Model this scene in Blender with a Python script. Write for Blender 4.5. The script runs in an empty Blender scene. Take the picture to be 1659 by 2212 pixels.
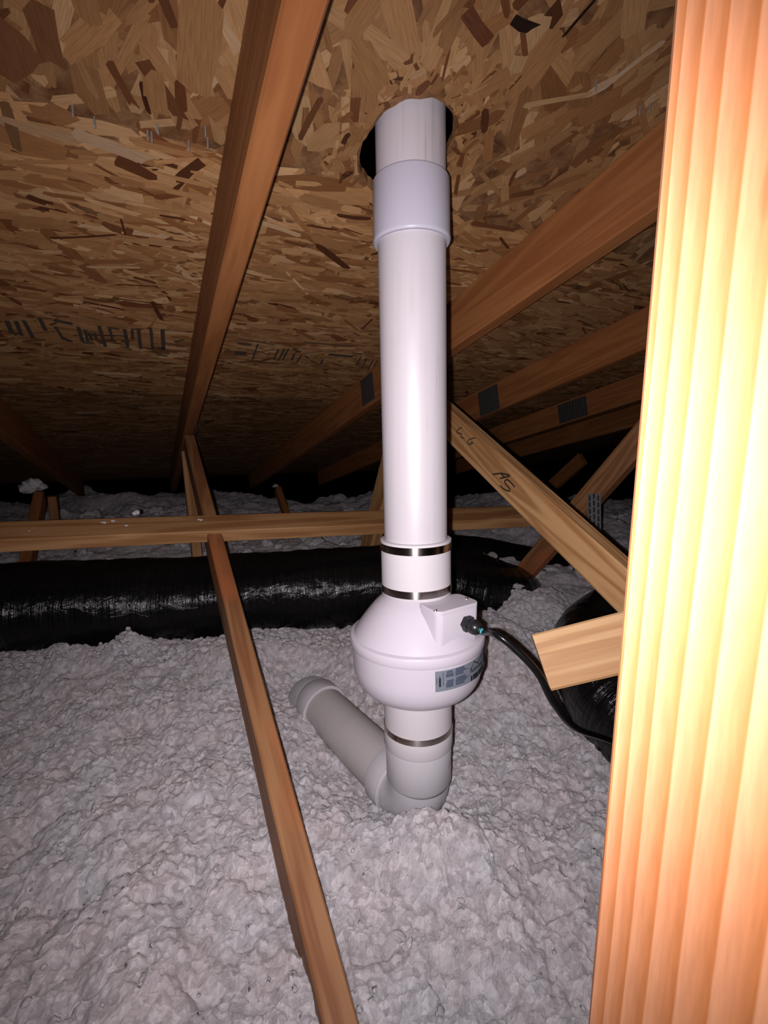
import bpy, math, random
import numpy as np
from mathutils import Vector, Matrix

random.seed(7)
RS = np.random.RandomState(7)
scn = bpy.context.scene
COL = scn.collection

# ------------------------------------------------------------------ camera, light, exposure
F_PX, CX, CY = 1000.0, 829.5, 1106.0
PITCH, YAW, CAM_H = 0.1578, -0.4674, 1.0
cam_d = bpy.data.cameras.new('camera')
cam_d.sensor_fit = 'VERTICAL'
cam_d.sensor_height = 36.0
cam_d.lens = 36.0 * F_PX / 2212.0
cam_d.clip_start = 0.02
cam = bpy.data.objects.new('camera', cam_d)
COL.objects.link(cam)
cam.location = (0, 0, CAM_H)
cam.rotation_euler = (math.pi / 2 - PITCH, 0, 0)
scn.camera = cam

world = bpy.data.worlds.new('attic_dark')
scn.world = world
world.use_nodes = True
world.node_tree.nodes['Background'].inputs[0].default_value = (0.55, 0.5, 0.55, 1)
world.node_tree.nodes['Background'].inputs[1].default_value = 0.0

fl = bpy.data.lights.new('camera_flash', 'SPOT')      # the photographer's flash, beside the lens
fl.energy = 60.0
fl.color = (1.0, 0.915, 0.955)
fl.spot_size = math.radians(136)
fl.spot_blend = 1.0
fl.shadow_soft_size = 0.004
flash = bpy.data.objects.new('camera_flash', fl)
COL.objects.link(flash)
flash.location = (-0.020, 0.0, CAM_H - 0.004)
flash.rotation_euler = (math.pi / 2 - PITCH, 0, 0)

scn.view_settings.view_transform = 'Standard'
scn.view_settings.look = 'None'
scn.view_settings.exposure = 0.0
scn.view_settings.gamma = 1.0
scn.view_settings.use_curve_mapping = False

# ------------------------------------------------------------------ geometry of the place
PV = np.array([math.cos(YAW), -math.sin(YAW), 0.0])    # across the trusses
UV_ = np.array([math.sin(YAW), math.cos(YAW), 0.0])    # along the trusses, towards the eave
ZV = np.array([0, 0, 1.0])
def Wp(p, u, z): return p * PV + u * UV_ + z * ZV
def ray(x, y):
    a = (x - CX) / F_PX; b = -(y - CY) / F_PX
    return np.array([a, math.cos(PITCH) + b * math.sin(PITCH), b * math.cos(PITCH) - math.sin(PITCH)])
CAMP = np.array([0, 0, CAM_H])
def at_p(x, y, p): r = ray(x, y); return CAMP + r * (p / (r @ PV))
def at_f(x, y, f): r = ray(x, y); return CAMP + r * (f / r[1])
def at_z(x, y, z): r = ray(x, y); return CAMP + r * ((z - CAM_H) / r[2])
SL = 0.2237                                            # roof pitch
RB, RDEP, TH = 1.5009, 0.1322, 0.041                   # rafter underside height at u = 0, vertical depth, thickness
def deck_z(u): return RB + RDEP - SL * u
def at_deck(x, y, off=0.0):
    r = ray(x, y); s = (RB + RDEP - off - CAM_H) / (r[2] + SL * (r @ UV_)); return CAMP + r * s
P1, SP = 0.138, 0.643                                  # first truss and spacing
def proj_y(P):
    y, z = P[1], P[2] - CAM_H
    return CY - F_PX * (z * math.cos(PITCH) + y * math.sin(PITCH)) / (y * math.cos(PITCH) - z * math.sin(PITCH))
def axis(z): h = z - 1.0; return Wp(0.415 - 0.0175 * h, 0.705 + 0.0168 * h, z)   # vent pipe axis
AX = (axis(1.5) - axis(0.5)); AX /= np.linalg.norm(AX)
def z_at(y):
    lo, hi = 0.0, 2.0
    for _ in range(40):
        m = (lo + hi) / 2
        if proj_y(axis(m)) > y: lo = m
        else: hi = m
    return lo

# ------------------------------------------------------------------ helpers
def mesh_obj(name, verts, faces, mat, parent=None, origin=(0, 0, 0), smooth=False, kind=None):
    me = bpy.data.meshes.new(name)
    o3 = np.array(origin, float)
    v = np.asarray(verts, float) - o3
    me.from_pydata(v.tolist(), [], [list(map(int, f)) for f in faces])
    me.validate(); me.update()
    if smooth: me.polygons.foreach_set('use_smooth', [True] * len(me.polygons))
    ob = bpy.data.objects.new(name, me)
    COL.objects.link(ob)
    if mat: me.materials.append(mat)
    loc = Vector(o3)
    if parent is not None:
        ob.parent = parent; loc = loc - parent_world(parent)
    ob.location = loc
    if kind: ob['kind'] = kind
    return ob
def parent_world(p):
    v = Vector((0, 0, 0))
    while p is not None: v += p.location; p = p.parent
    return v
def thing(name, loc, label, cat, group=None):
    e = bpy.data.objects.new(name, None); COL.objects.link(e)
    e.location = Vector(loc); e.empty_display_size = 0.05
    return tag(e, label, cat, group)
def tag(o, label, cat, group=None):
    o['label'] = label; o['category'] = cat
    if group: o['group'] = group
    return o
def frame_of(d):
    d = np.asarray(d, float); d = d / np.linalg.norm(d)
    a = np.array([0, 0, 1.0]) if abs(d[2]) < 0.9 else np.array([0, -1.0, 0])
    e1 = np.cross(a, d); e1 /= np.linalg.norm(e1)
    return d, e1, np.cross(d, e1)
def lathe(profile, base, d, n=64, cap0=False, cap1=False, e=None):
    """profile: list of (distance along d, radius)"""
    d, e1, e2 = frame_of(d) if e is None else e
    V = []; Fc = []
    for (t, r) in profile:
        for k in range(n):
            a = 2 * math.pi * k / n
            V.append(np.asarray(base) + d * t + r * (e1 * math.cos(a) + e2 * math.sin(a)))
    for i in range(len(profile) - 1):
        for k in range(n):
            Fc.append((i * n + k, i * n + (k + 1) % n, (i + 1) * n + (k + 1) % n, (i + 1) * n + k))
    if cap0: Fc.append(tuple(range(n))[::-1])
    if cap1: Fc.append(tuple((len(profile) - 1) * n + k for k in range(n)))
    return V, Fc
def smooth_sharp(ob, ang=35):
    me = ob.data
    me.polygons.foreach_set('use_smooth', [True] * len(me.polygons))
    try: me.set_sharp_from_angle(angle=math.radians(ang))
    except Exception: pass
def sweep(pts, rad, n=16, caps=True):
    pts = [np.asarray(p, float) for p in pts]; V = []; Fc = []; prev = None
    for i, p in enumerate(pts):
        d = pts[min(i + 1, len(pts) - 1)] - pts[max(i - 1, 0)]; d /= np.linalg.norm(d)
        if prev is None: _, e1, e2 = frame_of(d)
        else:
            e1 = prev - d * (prev @ d); e1 /= np.linalg.norm(e1); e2 = np.cross(d, e1)
        prev = e1
        r = rad(i) if callable(rad) else rad
        for k in range(n):
            a = 2 * math.pi * k / n; V.append(p + r * (e1 * math.cos(a) + e2 * math.sin(a)))
    for i in range(len(pts) - 1):
        for k in range(n):
            Fc.append((i * n + k, i * n + (k + 1) % n, (i + 1) * n + (k + 1) % n, (i + 1) * n + k))
    if caps: Fc.append(tuple(range(n))[::-1]); Fc.append(tuple((len(pts) - 1) * n + k for k in range(n)))
    return V, Fc
def catmull(P, m=10):
    P = [np.asarray(p, float) for p in P]; P = [2 * P[0] - P[1]] + P + [2 * P[-1] - P[-2]]; out = []
    for i in range(1, len(P) - 2):
        for k in range(m):
            t = k / m; a, b, c, d = P[i - 1:i + 3]
            out.append(0.5 * (2 * b + (c - a) * t + (2 * a - 5 * b + 4 * c - d) * t * t + (3 * b - a - 3 * c + d) * t ** 3))
    out.append(P[-2]); return out

# ------------------------------------------------------------------ materials
def new_mat(name):
    m = bpy.data.materials.new(name); m.use_nodes = True
    nt = m.node_tree; b = nt.nodes['Principled BSDF']
    return m, nt, b
def N(nt, typ, **kw):
    n = nt.nodes.new(typ)
    for k, v in kw.items():
        if k in n.inputs: n.inputs[k].default_value = v
        else: setattr(n, k, v)
    return n
def ramp(nt, fac, stops):
    r = nt.nodes.new('ShaderNodeValToRGB')
    el = r.color_ramp.elements
    while len(el) < len(stops): el.new(0.5)
    for e, (p, c) in zip(el, stops): e.position = p; e.color = (*c, 1)
    nt.links.new(fac, r.inputs[0]); return r
def bump(nt, b, h, strength, dist):
    bp = N(nt, 'ShaderNodeBump'); bp.inputs['Strength'].default_value = strength; bp.inputs['Distance'].default_value = dist
    nt.links.new(h, bp.inputs['Height']); nt.links.new(bp.outputs[0], b.inputs['Normal']); return bp
def coords(nt, scale, kind='Object', rnd=True):
    tc = N(nt, 'ShaderNodeTexCoord'); mp = N(nt, 'ShaderNodeMapping')
    mp.inputs['Scale'].default_value = scale
    nt.links.new(tc.outputs[kind], mp.inputs[0])
    if rnd:
        oi = N(nt, 'ShaderNodeObjectInfo'); mul = N(nt, 'ShaderNodeVectorMath', operation='SCALE')
        mul.inputs[0].default_value = (13.1, 7.7, 5.3); nt.links.new(oi.outputs['Random'], mul.inputs['Scale'])
        nt.links.new(mul.outputs[0], mp.inputs['Location'])
    return mp.outputs[0]

KA = 0.60                                              # timber reflectance
def wood(name, light, mid, dark, rings=42.0, rough=0.6, stain=None):
    m, nt, b = new_mat(name)
    v1 = coords(nt, (0.55, 8.0, 8.0))
    n1 = N(nt, 'ShaderNodeTexNoise', Scale=1.6, Detail=3.0, Roughness=0.55, Distortion=0.4); nt.links.new(v1, n1.inputs['Vector'])
    mul = N(nt, 'ShaderNodeMath', operation='MULTIPLY'); mul.inputs[1].default_value = rings; nt.links.new(n1.outputs['Fac'], mul.inputs[0])
    sn = N(nt, 'ShaderNodeMath', operation='SINE'); nt.links.new(mul.outputs[0], sn.inputs[0])
    ab = N(nt, 'ShaderNodeMath', operation='MULTIPLY_ADD'); ab.inputs[1].default_value = 0.5; ab.inputs[2].default_value = 0.5; nt.links.new(sn.outputs[0], ab.inputs[0])
    v2 = coords(nt, (9.0, 260.0, 260.0))
    n2 = N(nt, 'ShaderNodeTexNoise', Scale=1.0, Detail=4.0, Roughness=0.6); nt.links.new(v2, n2.inputs['Vector'])
    v3 = coords(nt, (2.5, 9.0, 9.0))
    n3 = N(nt, 'ShaderNodeTexNoise', Scale=1.0, Detail=3.0); nt.links.new(v3, n3.inputs['Vector'])
    mx = N(nt, 'ShaderNodeMath', operation='MULTIPLY_ADD'); mx.inputs[1].default_value = 0.45; nt.links.new(ab.outputs[0], mx.inputs[0])
    s2 = N(nt, 'ShaderNodeMath', operation='MULTIPLY'); s2.inputs[1].default_value = 0.35; nt.links.new(n2.outputs['Fac'], s2.inputs[0]); nt.links.new(s2.outputs[0], mx.inputs[2])
    ad = N(nt, 'ShaderNodeMath', operation='MULTIPLY_ADD'); ad.inputs[1].default_value = 0.42; nt.links.new(n3.outputs['Fac'], ad.inputs[0]); nt.links.new(mx.outputs[0], ad.inputs[2])
    light, mid, dark = [tuple(c * KA for c in q) for q in (light, mid, dark)]
    cr = ramp(nt, ad.outputs[0], [(0.15, light), (0.5, mid), (0.85, dark)])
    out = cr.outputs[0]
    if stain:
        v4 = coords(nt, (3.0, 6.0, 6.0))
        n4 = N(nt, 'ShaderNodeTexNoise', Scale=1.0, Detail=2.0); nt.links.new(v4, n4.inputs['Vector'])
        r4 = ramp(nt, n4.outputs['Fac'], [(0.56, (0, 0, 0)), (0.68, (1, 1, 1))])
        mixc = N(nt, 'ShaderNodeMix', data_type='RGBA'); nt.links.new(r4.outputs[0], mixc.inputs[0])
        nt.links.new(out, mixc.inputs[6]); mixc.inputs[7].default_value = (*stain, 1); out = mixc.outputs[2]
    nt.links.new(out, b.inputs['Base Color'])
    b.inputs['Roughness'].default_value = rough; b.inputs['Specular IOR Level'].default_value = 0.25
    bump(nt, b, n2.outputs['Fac'], 0.25, 0.0015)
    return m

M = {}
ANR = 0.25
M['fir'] = wood('rafter_fir', (0.435, 0.182, 0.064), (0.38, 0.148, 0.048), (0.31, 0.11, 0.034))
M['fir_red'] = wood('web_fir_red', (0.45, 0.235, 0.11), (0.38, 0.18, 0.078), (0.27, 0.11, 0.043), stain=(0.29, 0.095, 0.035))
M['tan'] = wood('web_pine_tan', (0.62, 0.385, 0.19), (0.54, 0.31, 0.135), (0.36, 0.175, 0.065), rings=60)
M['tan2'] = wood('brace_pine', (0.55, 0.32, 0.15), (0.46, 0.245, 0.10), (0.33, 0.15, 0.055), rings=35)
M['pale'] = wood('board_pine_pale', (0.66, 0.42, 0.21), (0.60, 0.36, 0.165), (0.45, 0.235, 0.095), rings=30)

def post_mat():
    m, nt, b = new_mat('post_fir_wide_rings')
    v = coords(nt, (1, 1, 1), rnd=False)
    sep = N(nt, 'ShaderNodeSeparateXYZ'); nt.links.new(v, sep.inputs[0])
    mp = coords(nt, (1.1, 5.0, 5.0), rnd=False)
    n1 = N(nt, 'ShaderNodeTexNoise', Scale=1.3, Detail=2.0); nt.links.new(mp, n1.inputs['Vector'])
    # width coordinate 0 (far edge) .. 1 (near edge), wavering slowly along the length
    a = N(nt, 'ShaderNodeMath', operation='MULTIPLY_ADD'); a.inputs[1].default_value = 0.10; nt.links.new(n1.outputs['Fac'], a.inputs[0])
    w = N(nt, 'ShaderNodeMath', operation='MULTIPLY_ADD'); w.inputs[1].default_value = -1 / 0.14; w.inputs[2].default_value = 0.45
    nt.links.new(sep.outputs['Y'], w.inputs[0]); nt.links.new(w.outputs[0], a.inputs[2])
    tape = N(nt, 'ShaderNodeMath', operation='MULTIPLY_ADD'); tape.inputs[1].default_value = -0.055; nt.links.new(sep.outputs['X'], tape.inputs[0]); nt.links.new(a.outputs[0], tape.inputs[2])
    L = (0.42, 0.195, 0.100); D = (0.30, 0.102, 0.030)
    stops = []
    x = 0.02
    for wd in (0.05, 0.07, 0.085, 0.10, 0.12, 0.13, 0.15, 0.17):
        stops += [(x, L), (min(x + wd * 0.93, .999), D)]
        x += wd
        stops += [(min(x, 1.0), L)]
    st = []
    for p, c in stops:
        if not st or p > st[-1][0] + 0.002: st.append((p, c))
    cr = ramp(nt, tape.outputs[0], st[:30])
    fn = N(nt, 'ShaderNodeTexNoise', Scale=1.0, Detail=4.0); nt.links.new(coords(nt, (30, 300, 300), rnd=False), fn.inputs['Vector'])
    kn = N(nt, 'ShaderNodeTexNoise', Scale=1.0, Detail=1.0); nt.links.new(coords(nt, (5.5, 26, 26), rnd=False), kn.inputs['Vector'])
    kr = ramp(nt, kn.outputs['Fac'], [(0.77, (1, 1, 1)), (0.81, (0.75, 0.48, 0.34))])
    fr = ramp(nt, fn.outputs['Fac'], [(0.3, (0.9, 0.88, 0.86)), (0.7, (1.05, 1.05, 1.05))])
    m1 = N(nt, 'ShaderNodeMix', data_type='RGBA', blend_type='MULTIPLY'); m1.inputs[0].default_value = 1; nt.links.new(cr.outputs[0], m1.inputs[6]); nt.links.new(fr.outputs[0], m1.inputs[7])
    m2 = N(nt, 'ShaderNodeMix', data_type='RGBA', blend_type='MULTIPLY'); m2.inputs[0].default_value = 1; nt.links.new(m1.outputs[2], m2.inputs[6]); nt.links.new(kr.outputs[0], m2.inputs[7])
    nt.links.new(m2.outputs[2], b.inputs['Base Color'])
    b.inputs['Roughness'].default_value = 0.6; b.inputs['Specular IOR Level'].default_value = 0.3
    bump(nt, b, fn.outputs['Fac'], 0.2, 0.001)
    return m
M['post'] = post_mat()

def plain(name, col, rough=0.5, metal=0.0, spec=0.5, noise=None):
    m, nt, b = new_mat(name)
    b.inputs['Base Color'].default_value = (*col, 1); b.inputs['Roughness'].default_value = rough
    b.inputs['Metallic'].default_value = metal; b.inputs['Specular IOR Level'].default_value = spec
    if noise:
        sc, amt, stretch = noise
        n1 = N(nt, 'ShaderNodeTexNoise', Scale=sc, Detail=3.0); nt.links.new(coords(nt, stretch), n1.inputs['Vector'])
        lo = tuple(c * (1 - amt) for c in col)
        cr = ramp(nt, n1.outputs['Fac'], [(0.38, lo), (0.56, col)])
        nt.links.new(cr.outputs[0], b.inputs['Base Color'])
    return m
def pipe_mat():
    m, nt, b = new_mat('pvc_pipe_scuffed')
    v = coords(nt, (140, 140, 2.2)); n1 = N(nt, 'ShaderNodeTexNoise', Scale=1.0, Detail=3.0, Roughness=0.6); nt.links.new(v, n1.inputs['Vector'])
    v2 = coords(nt, (14, 14, 6)); n2 = N(nt, 'ShaderNodeTexNoise', Scale=1.0, Detail=3.0); nt.links.new(v2, n2.inputs['Vector'])
    mu = N(nt, 'ShaderNodeMath', operation='MULTIPLY'); nt.links.new(n1.outputs['Fac'], mu.inputs[0]); nt.links.new(n2.outputs['Fac'], mu.inputs[1])
    cr = ramp(nt, mu.outputs[0], [(0.20, (0.375, 0.353, 0.375)), (0.36, (0.362, 0.338, 0.355)), (0.48, (0.30, 0.275, 0.28))])
    nt.links.new(cr.outputs[0], b.inputs['Base Color'])
    b.inputs['Roughness'].default_value = 0.36; b.inputs['Specular IOR Level'].default_value = 0.42
    return m
M['pvc'] = pipe_mat()
M['fitting'] = plain('pvc_fitting_cool_white', (0.345, 0.335, 0.39), 0.36, spec=0.25)
M['grey_pipe'] = plain('pvc_offset_pipe_dimmed', (0.36, 0.335, 0.332), 0.5, noise=(6.0, 0.10, (1, 1, 1)), spec=0.25)  # greyer white paints in dimming from distance and angle; mottling is random
M['grey_fit'] = plain('pvc_elbow_pale_grey', (0.375, 0.368, 0.385), 0.28, spec=0.35)
M['rubber'] = plain('white_rubber_sleeve', (0.415, 0.395, 0.41), 0.5, spec=0.18)
M['fan'] = plain('fan_white_plastic', (0.395, 0.368, 0.41), 0.27, spec=0.3)
M['steel'] = plain('brushed_steel_band', (0.55, 0.50, 0.47), 0.22, metal=1.0)
def brushed(m):
    nt = m.node_tree; b = nt.nodes['Principled BSDF']; tg = nt.nodes.new('ShaderNodeTangent'); tg.direction_type = 'RADIAL'; tg.axis = 'Z'
    nt.links.new(tg.outputs[0], b.inputs['Tangent']); b.inputs['Anisotropic'].default_value = 0.9; b.inputs['Roughness'].default_value = 0.24; b.inputs['Anisotropic Rotation'].default_value = ANR
brushed(M['steel'])
M['screw'] = plain('screw_steel', (0.7, 0.7, 0.7), 0.25, metal=1.0)
M['black'] = plain('black_nylon', (0.010, 0.010, 0.011), 0.32, spec=0.35)
M['cable'] = plain('black_cable_jacket', (0.004, 0.004, 0.004), 0.25, spec=0.22)
M['teal'] = plain('teal_wire_sheath', (0.06, 0.33, 0.35), 0.4)
M['label'] = plain('grey_sticker', (0.125, 0.14, 0.165), 0.4, spec=0.3)
M['ink_blue'] = plain('sticker_print_blue_grey', (0.05, 0.062, 0.09), 0.45, spec=0.3)
M['ink'] = plain('black_print', (0.012, 0.012, 0.015), 0.5)
M['marker'] = plain('marker_ink', (0.02, 0.014, 0.012), 0.55)
M['stamp'] = plain('stamp_ink_faded', (0.040, 0.027, 0.017), 0.85)
M['plate'] = plain('galvanised_plate', (0.055, 0.05, 0.048), 0.6, metal=0.25)
M['plate_bright'] = plain('galvanised_plate_bright', (0.16, 0.16, 0.165), 0.55, metal=0.3)
M['slot'] = plain('plate_slot_dark', (0.012, 0.010, 0.009), 0.8)
M['nail'] = plain('nail_steel', (0.20, 0.19, 0.17), 0.5, metal=0.5)
M['drywall'] = plain('drywall_back', (0.45, 0.42, 0.38), 0.9)

def duct_mat():
    m, nt, b = new_mat('black_duct_film')
    uv = coords(nt, (62, 1.6, 1), 'UV', rnd=False)
    n1 = N(nt, 'ShaderNodeTexNoise', Scale=1.0, Detail=5.0, Roughness=0.62, Distortion=0.6); nt.links.new(uv, n1.inputs['Vector'])
    uv2 = coords(nt, (14, 10, 1), 'UV', rnd=False)
    n2 = N(nt, 'ShaderNodeTexNoise', Scale=1.0, Detail=4.0, Distortion=0.8); nt.links.new(uv2, n2.inputs['Vector'])
    ad = N(nt, 'ShaderNodeMath', operation='MULTIPLY_ADD'); ad.inputs[1].default_value = 0.5; nt.links.new(n2.outputs['Fac'], ad.inputs[0]); nt.links.new(n1.outputs['Fac'], ad.inputs[2])
    b.inputs['Base Color'].default_value = (0.0035, 0.0035, 0.004, 1); b.inputs['Roughness'].default_value = 0.22
    b.inputs['Specular IOR Level'].default_value = 0.36
    bump(nt, b, ad.outputs[0], 0.75, 0.012)
    return m
M['duct'] = duct_mat()

def osb_mat(name, strand):
    m, nt, b = new_mat(name)
    if strand:
        at = N(nt, 'ShaderNodeVertexColor', layer_name='strand_colour')
        n1 = N(nt, 'ShaderNodeTexNoise', Scale=1.0, Detail=3.0, Roughness=0.6); nt.links.new(coords(nt, (28, 520, 1), 'UV', rnd=False), n1.inputs['Vector'])
        cr = ramp(nt, n1.outputs['Fac'], [(0.28, (0.72, 0.68, 0.64)), (0.6, (1.05, 1.05, 1.05))])
        mx = N(nt, 'ShaderNodeMix', data_type='RGBA', blend_type='MULTIPLY'); mx.inputs[0].default_value = 1
        nt.links.new(at.outputs['Color'], mx.inputs[6]); nt.links.new(cr.outputs[0], mx.inputs[7])
        nt.links.new(mx.outputs[2], b.inputs['Base Color'])
    else:
        n1 = N(nt, 'ShaderNodeTexNoise', Scale=22.0, Detail=5.0, Roughness=0.7); nt.links.new(coords(nt, (1, 1, 1), rnd=False), n1.inputs['Vector'])
        cr = ramp(nt, n1.outputs['Fac'], [(0.3, (0.05, 0.02, 0.008)), (0.5, (0.125, 0.06, 0.025)), (0.7, (0.21, 0.12, 0.055))])
        nt.links.new(cr.outputs[0], b.inputs['Base Color'])
    b.inputs['Roughness'].default_value = 0.62; b.inputs['Specular IOR Level'].default_value = 0.22
    return m
M['osb'] = osb_mat('osb_board', False)
M['strand'] = osb_mat('osb_strand', True)

def insul_mat():
    m, nt, b = new_mat('loose_fill_insulation')
    n1 = N(nt, 'ShaderNodeTexNoise', Scale=55.0, Detail=6.0, Roughness=0.7); nt.links.new(coords(nt, (1, 1, 1), rnd=False), n1.inputs['Vector'])
    n2 = N(nt, 'ShaderNodeTexNoise', Scale=9.0, Detail=3.0); nt.links.new(coords(nt, (1, 1, 1), rnd=False), n2.inputs['Vector'])
    cr = ramp(nt, n1.outputs['Fac'], [(0.22, (0.35, 0.33, 0.332)), (0.45, (0.515, 0.495, 0.508)), (0.68, (0.60, 0.58, 0.592))])
    c2 = ramp(nt, n2.outputs['Fac'], [(0.35, (1.0, 0.955, 0.95)), (0.65, (0.965, 0.99, 1.0))])
    mx = N(nt, 'ShaderNodeMix', data_type='RGBA', blend_type='MULTIPLY'); mx.inputs[0].default_value = 1
    nt.links.new(cr.outputs[0], mx.inputs[6]); nt.links.new(c2.outputs[0], mx.inputs[7])
    nt.links.new(mx.outputs[2], b.inputs['Base Color'])
    vo = N(nt, 'ShaderNodeTexVoronoi', Scale=95.0); nt.links.new(coords(nt, (1, 1, 1), rnd=False), vo.inputs['Vector'])
    sx = N(nt, 'ShaderNodeSeparateXYZ'); nt.links.new(vo.outputs['Color'], sx.inputs[0])
    c3_ = ramp(nt, sx.outputs[0], [(0.0, (0.78, 0.77, 0.77)), (0.6, (1.0, 1.0, 1.0)), (1.0, (1.14, 1.14, 1.14))])
    m3 = N(nt, 'ShaderNodeMix', data_type='RGBA', blend_type='MULTIPLY'); m3.inputs[0].default_value = 1
    nt.links.new(mx.outputs[2], m3.inputs[6]); nt.links.new(c3_.outputs[0], m3.inputs[7]); vd = N(nt, 'ShaderNodeTexVoronoi', Scale=26.0); nt.links.new(coords(nt, (1, 1, 1), rnd=False), vd.inputs['Vector'])
    rd = ramp(nt, vd.outputs['Distance'], [(0.055, (0.42, 0.36, 0.30)), (0.085, (1, 1, 1))])
    m4 = N(nt, 'ShaderNodeMix', data_type='RGBA', blend_type='MULTIPLY'); sd = N(nt, 'ShaderNodeSeparateXYZ'); nt.links.new(vd.outputs['Color'], sd.inputs[0])
    gt = N(nt, 'ShaderNodeMath', operation='GREATER_THAN'); gt.inputs[1].default_value = 0.72; nt.links.new(sd.outputs[1], gt.inputs[0]); nt.links.new(gt.outputs[0], m4.inputs[0])
    nt.links.new(m3.outputs[2], m4.inputs[6]); nt.links.new(rd.outputs[0], m4.inputs[7]); nt.links.new(m4.outputs[2], b.inputs['Base Color'])
    b.inputs['Subsurface Weight'].default_value = 1.0; b.inputs['Subsurface Radius'].default_value = (1.0, 0.97, 0.97); b.inputs['Subsurface Scale'].default_value = 0.006
    b.inputs['Roughness'].default_value = 1.0; b.inputs['Specular IOR Level'].default_value = 0.0
    v = N(nt, 'ShaderNodeTexNoise', Scale=210.0, Detail=5.0, Roughness=0.75); nt.links.new(coords(nt, (1, 1, 1), rnd=False), v.inputs['Vector'])
    bump(nt, b, v.outputs['Fac'], 0.95, 0.008)
    return m
M['insul'] = insul_mat()

# ------------------------------------------------------------------ the setting: floor and roof deck
def box_verts(p0, p1, u0, u1, z0, z1):
    V = [Wp(p, u, z) for z in (z0, z1) for u in (u0, u1) for p in (p0, p1)]
    Fc = [(0, 2, 3, 1), (4, 5, 7, 6), (0, 1, 5, 4), (2, 6, 7, 3), (0, 4, 6, 2), (1, 3, 7, 5)]
    return V, Fc
V, Fc = box_verts(-3.0, 4.2, -0.6, 4.3, -0.013, 0.0)
fo = mesh_obj('floor', V, Fc, M['drywall'], origin=Wp(0, 1.5, -0.013))
fo['kind'] = 'structure'; fo['label'] = 'ceiling drywall hidden under the white insulation'

HP, HU, HRP, HRU = 0.411, 0.738, 0.071, 0.092          # hole for the vent pipe (oval)
ceil_o = bpy.data.objects.new('ceiling', None); COL.objects.link(ceil_o)
ceil_o.location = Vector(Wp(0, 1.0, deck_z(1.0))); ceil_o['kind'] = 'structure'
ceil_o['label'] = 'sloping roof deck of brown strand board panels'
DT = 0.0125
def deck_pt(p, u, off=0.0): return Wp(p, u, deck_z(u) - off)
def panel(p0, p1, u0, u1, hole=False):
    V = []; Fc = []
    def quad(a, b, c, d, top):
        i = len(V); zz = -DT if top else 0.0
        V.extend([deck_pt(*q, off=zz) for q in (a, b, c, d)])
        Fc.append((i, i + 1, i + 2, i + 3) if top else (i + 3, i + 2, i + 1, i))
    rects = [(p0, p1, u0, u1)]
    if hole:
        L, Rr, B, T = HP - HRP - .014, HP + HRP + .014, HU - HRU - .014, u1 - 0.001
        rects = [(p0, L, u0, u1), (Rr, p1, u0, u1), (L, Rr, u0, B), (L, Rr, T, u1)]
        angs = [2 * math.pi * k / 60 for k in range(60)] + [math.atan2(b - HU, a - HP) % (2 * math.pi) for a in (L, Rr) for b in (B, T)]
        ring = []; angs = sorted(angs); n = len(angs)
        for t in angs:
            c, s = math.cos(t), math.sin(t)
            rr = 1 + 0.012 * math.sin(5 * t + 1) + 0.012 * math.sin(11 * t) + 0.008 * RS.randn()
            hi = HP + HRP * rr * c, min(HU + HRU * rr * s, T - 0.002)
            f = min(((Rr - HP) if c > 0 else (HP - L)) / abs(c) if abs(c) > 1e-6 else 9, ((T - HU) if s > 0 else (HU - B)) / abs(s) if abs(s) > 1e-6 else 9)
            ring.append((hi, (HP + f * c, HU + f * s)))
        for k in range(n):
            (h0, o0), (h1, o1) = ring[k], ring[(k + 1) % n]
            quad(h0, o0, o1, h1, False); quad(h0, o0, o1, h1, True)
            i = len(V); V.extend([deck_pt(*h0), deck_pt(*h1), deck_pt(*h1, off=-DT), deck_pt(*h0, off=-DT)]); Fc.append((i, i + 1, i + 2, i + 3))
    for (a0, a1, b0, b1) in rects:
        quad((a0, b0), (a1, b0), (a1, b1), (a0, b1), False); quad((a0, b0), (a1, b0), (a1, b1), (a0, b1), True)
    for (qa, qb) in (((p0, u0), (p1, u0)), ((p1, u0), (p1, u1)), ((p1, u1), (p0, u1)), ((p0, u1), (p0, u0))):
        i = len(V); V.extend([deck_pt(*qa), deck_pt(*qb), deck_pt(*qb, off=-DT), deck_pt(*qa, off=-DT)]); Fc.append((i, i + 1, i + 2, i + 3))
    return mesh_obj('strand_board_panel', V, Fc, M['osb'], ceil_o, origin=deck_pt((p0 + p1) / 2, (u0 + u1) / 2))

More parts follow.
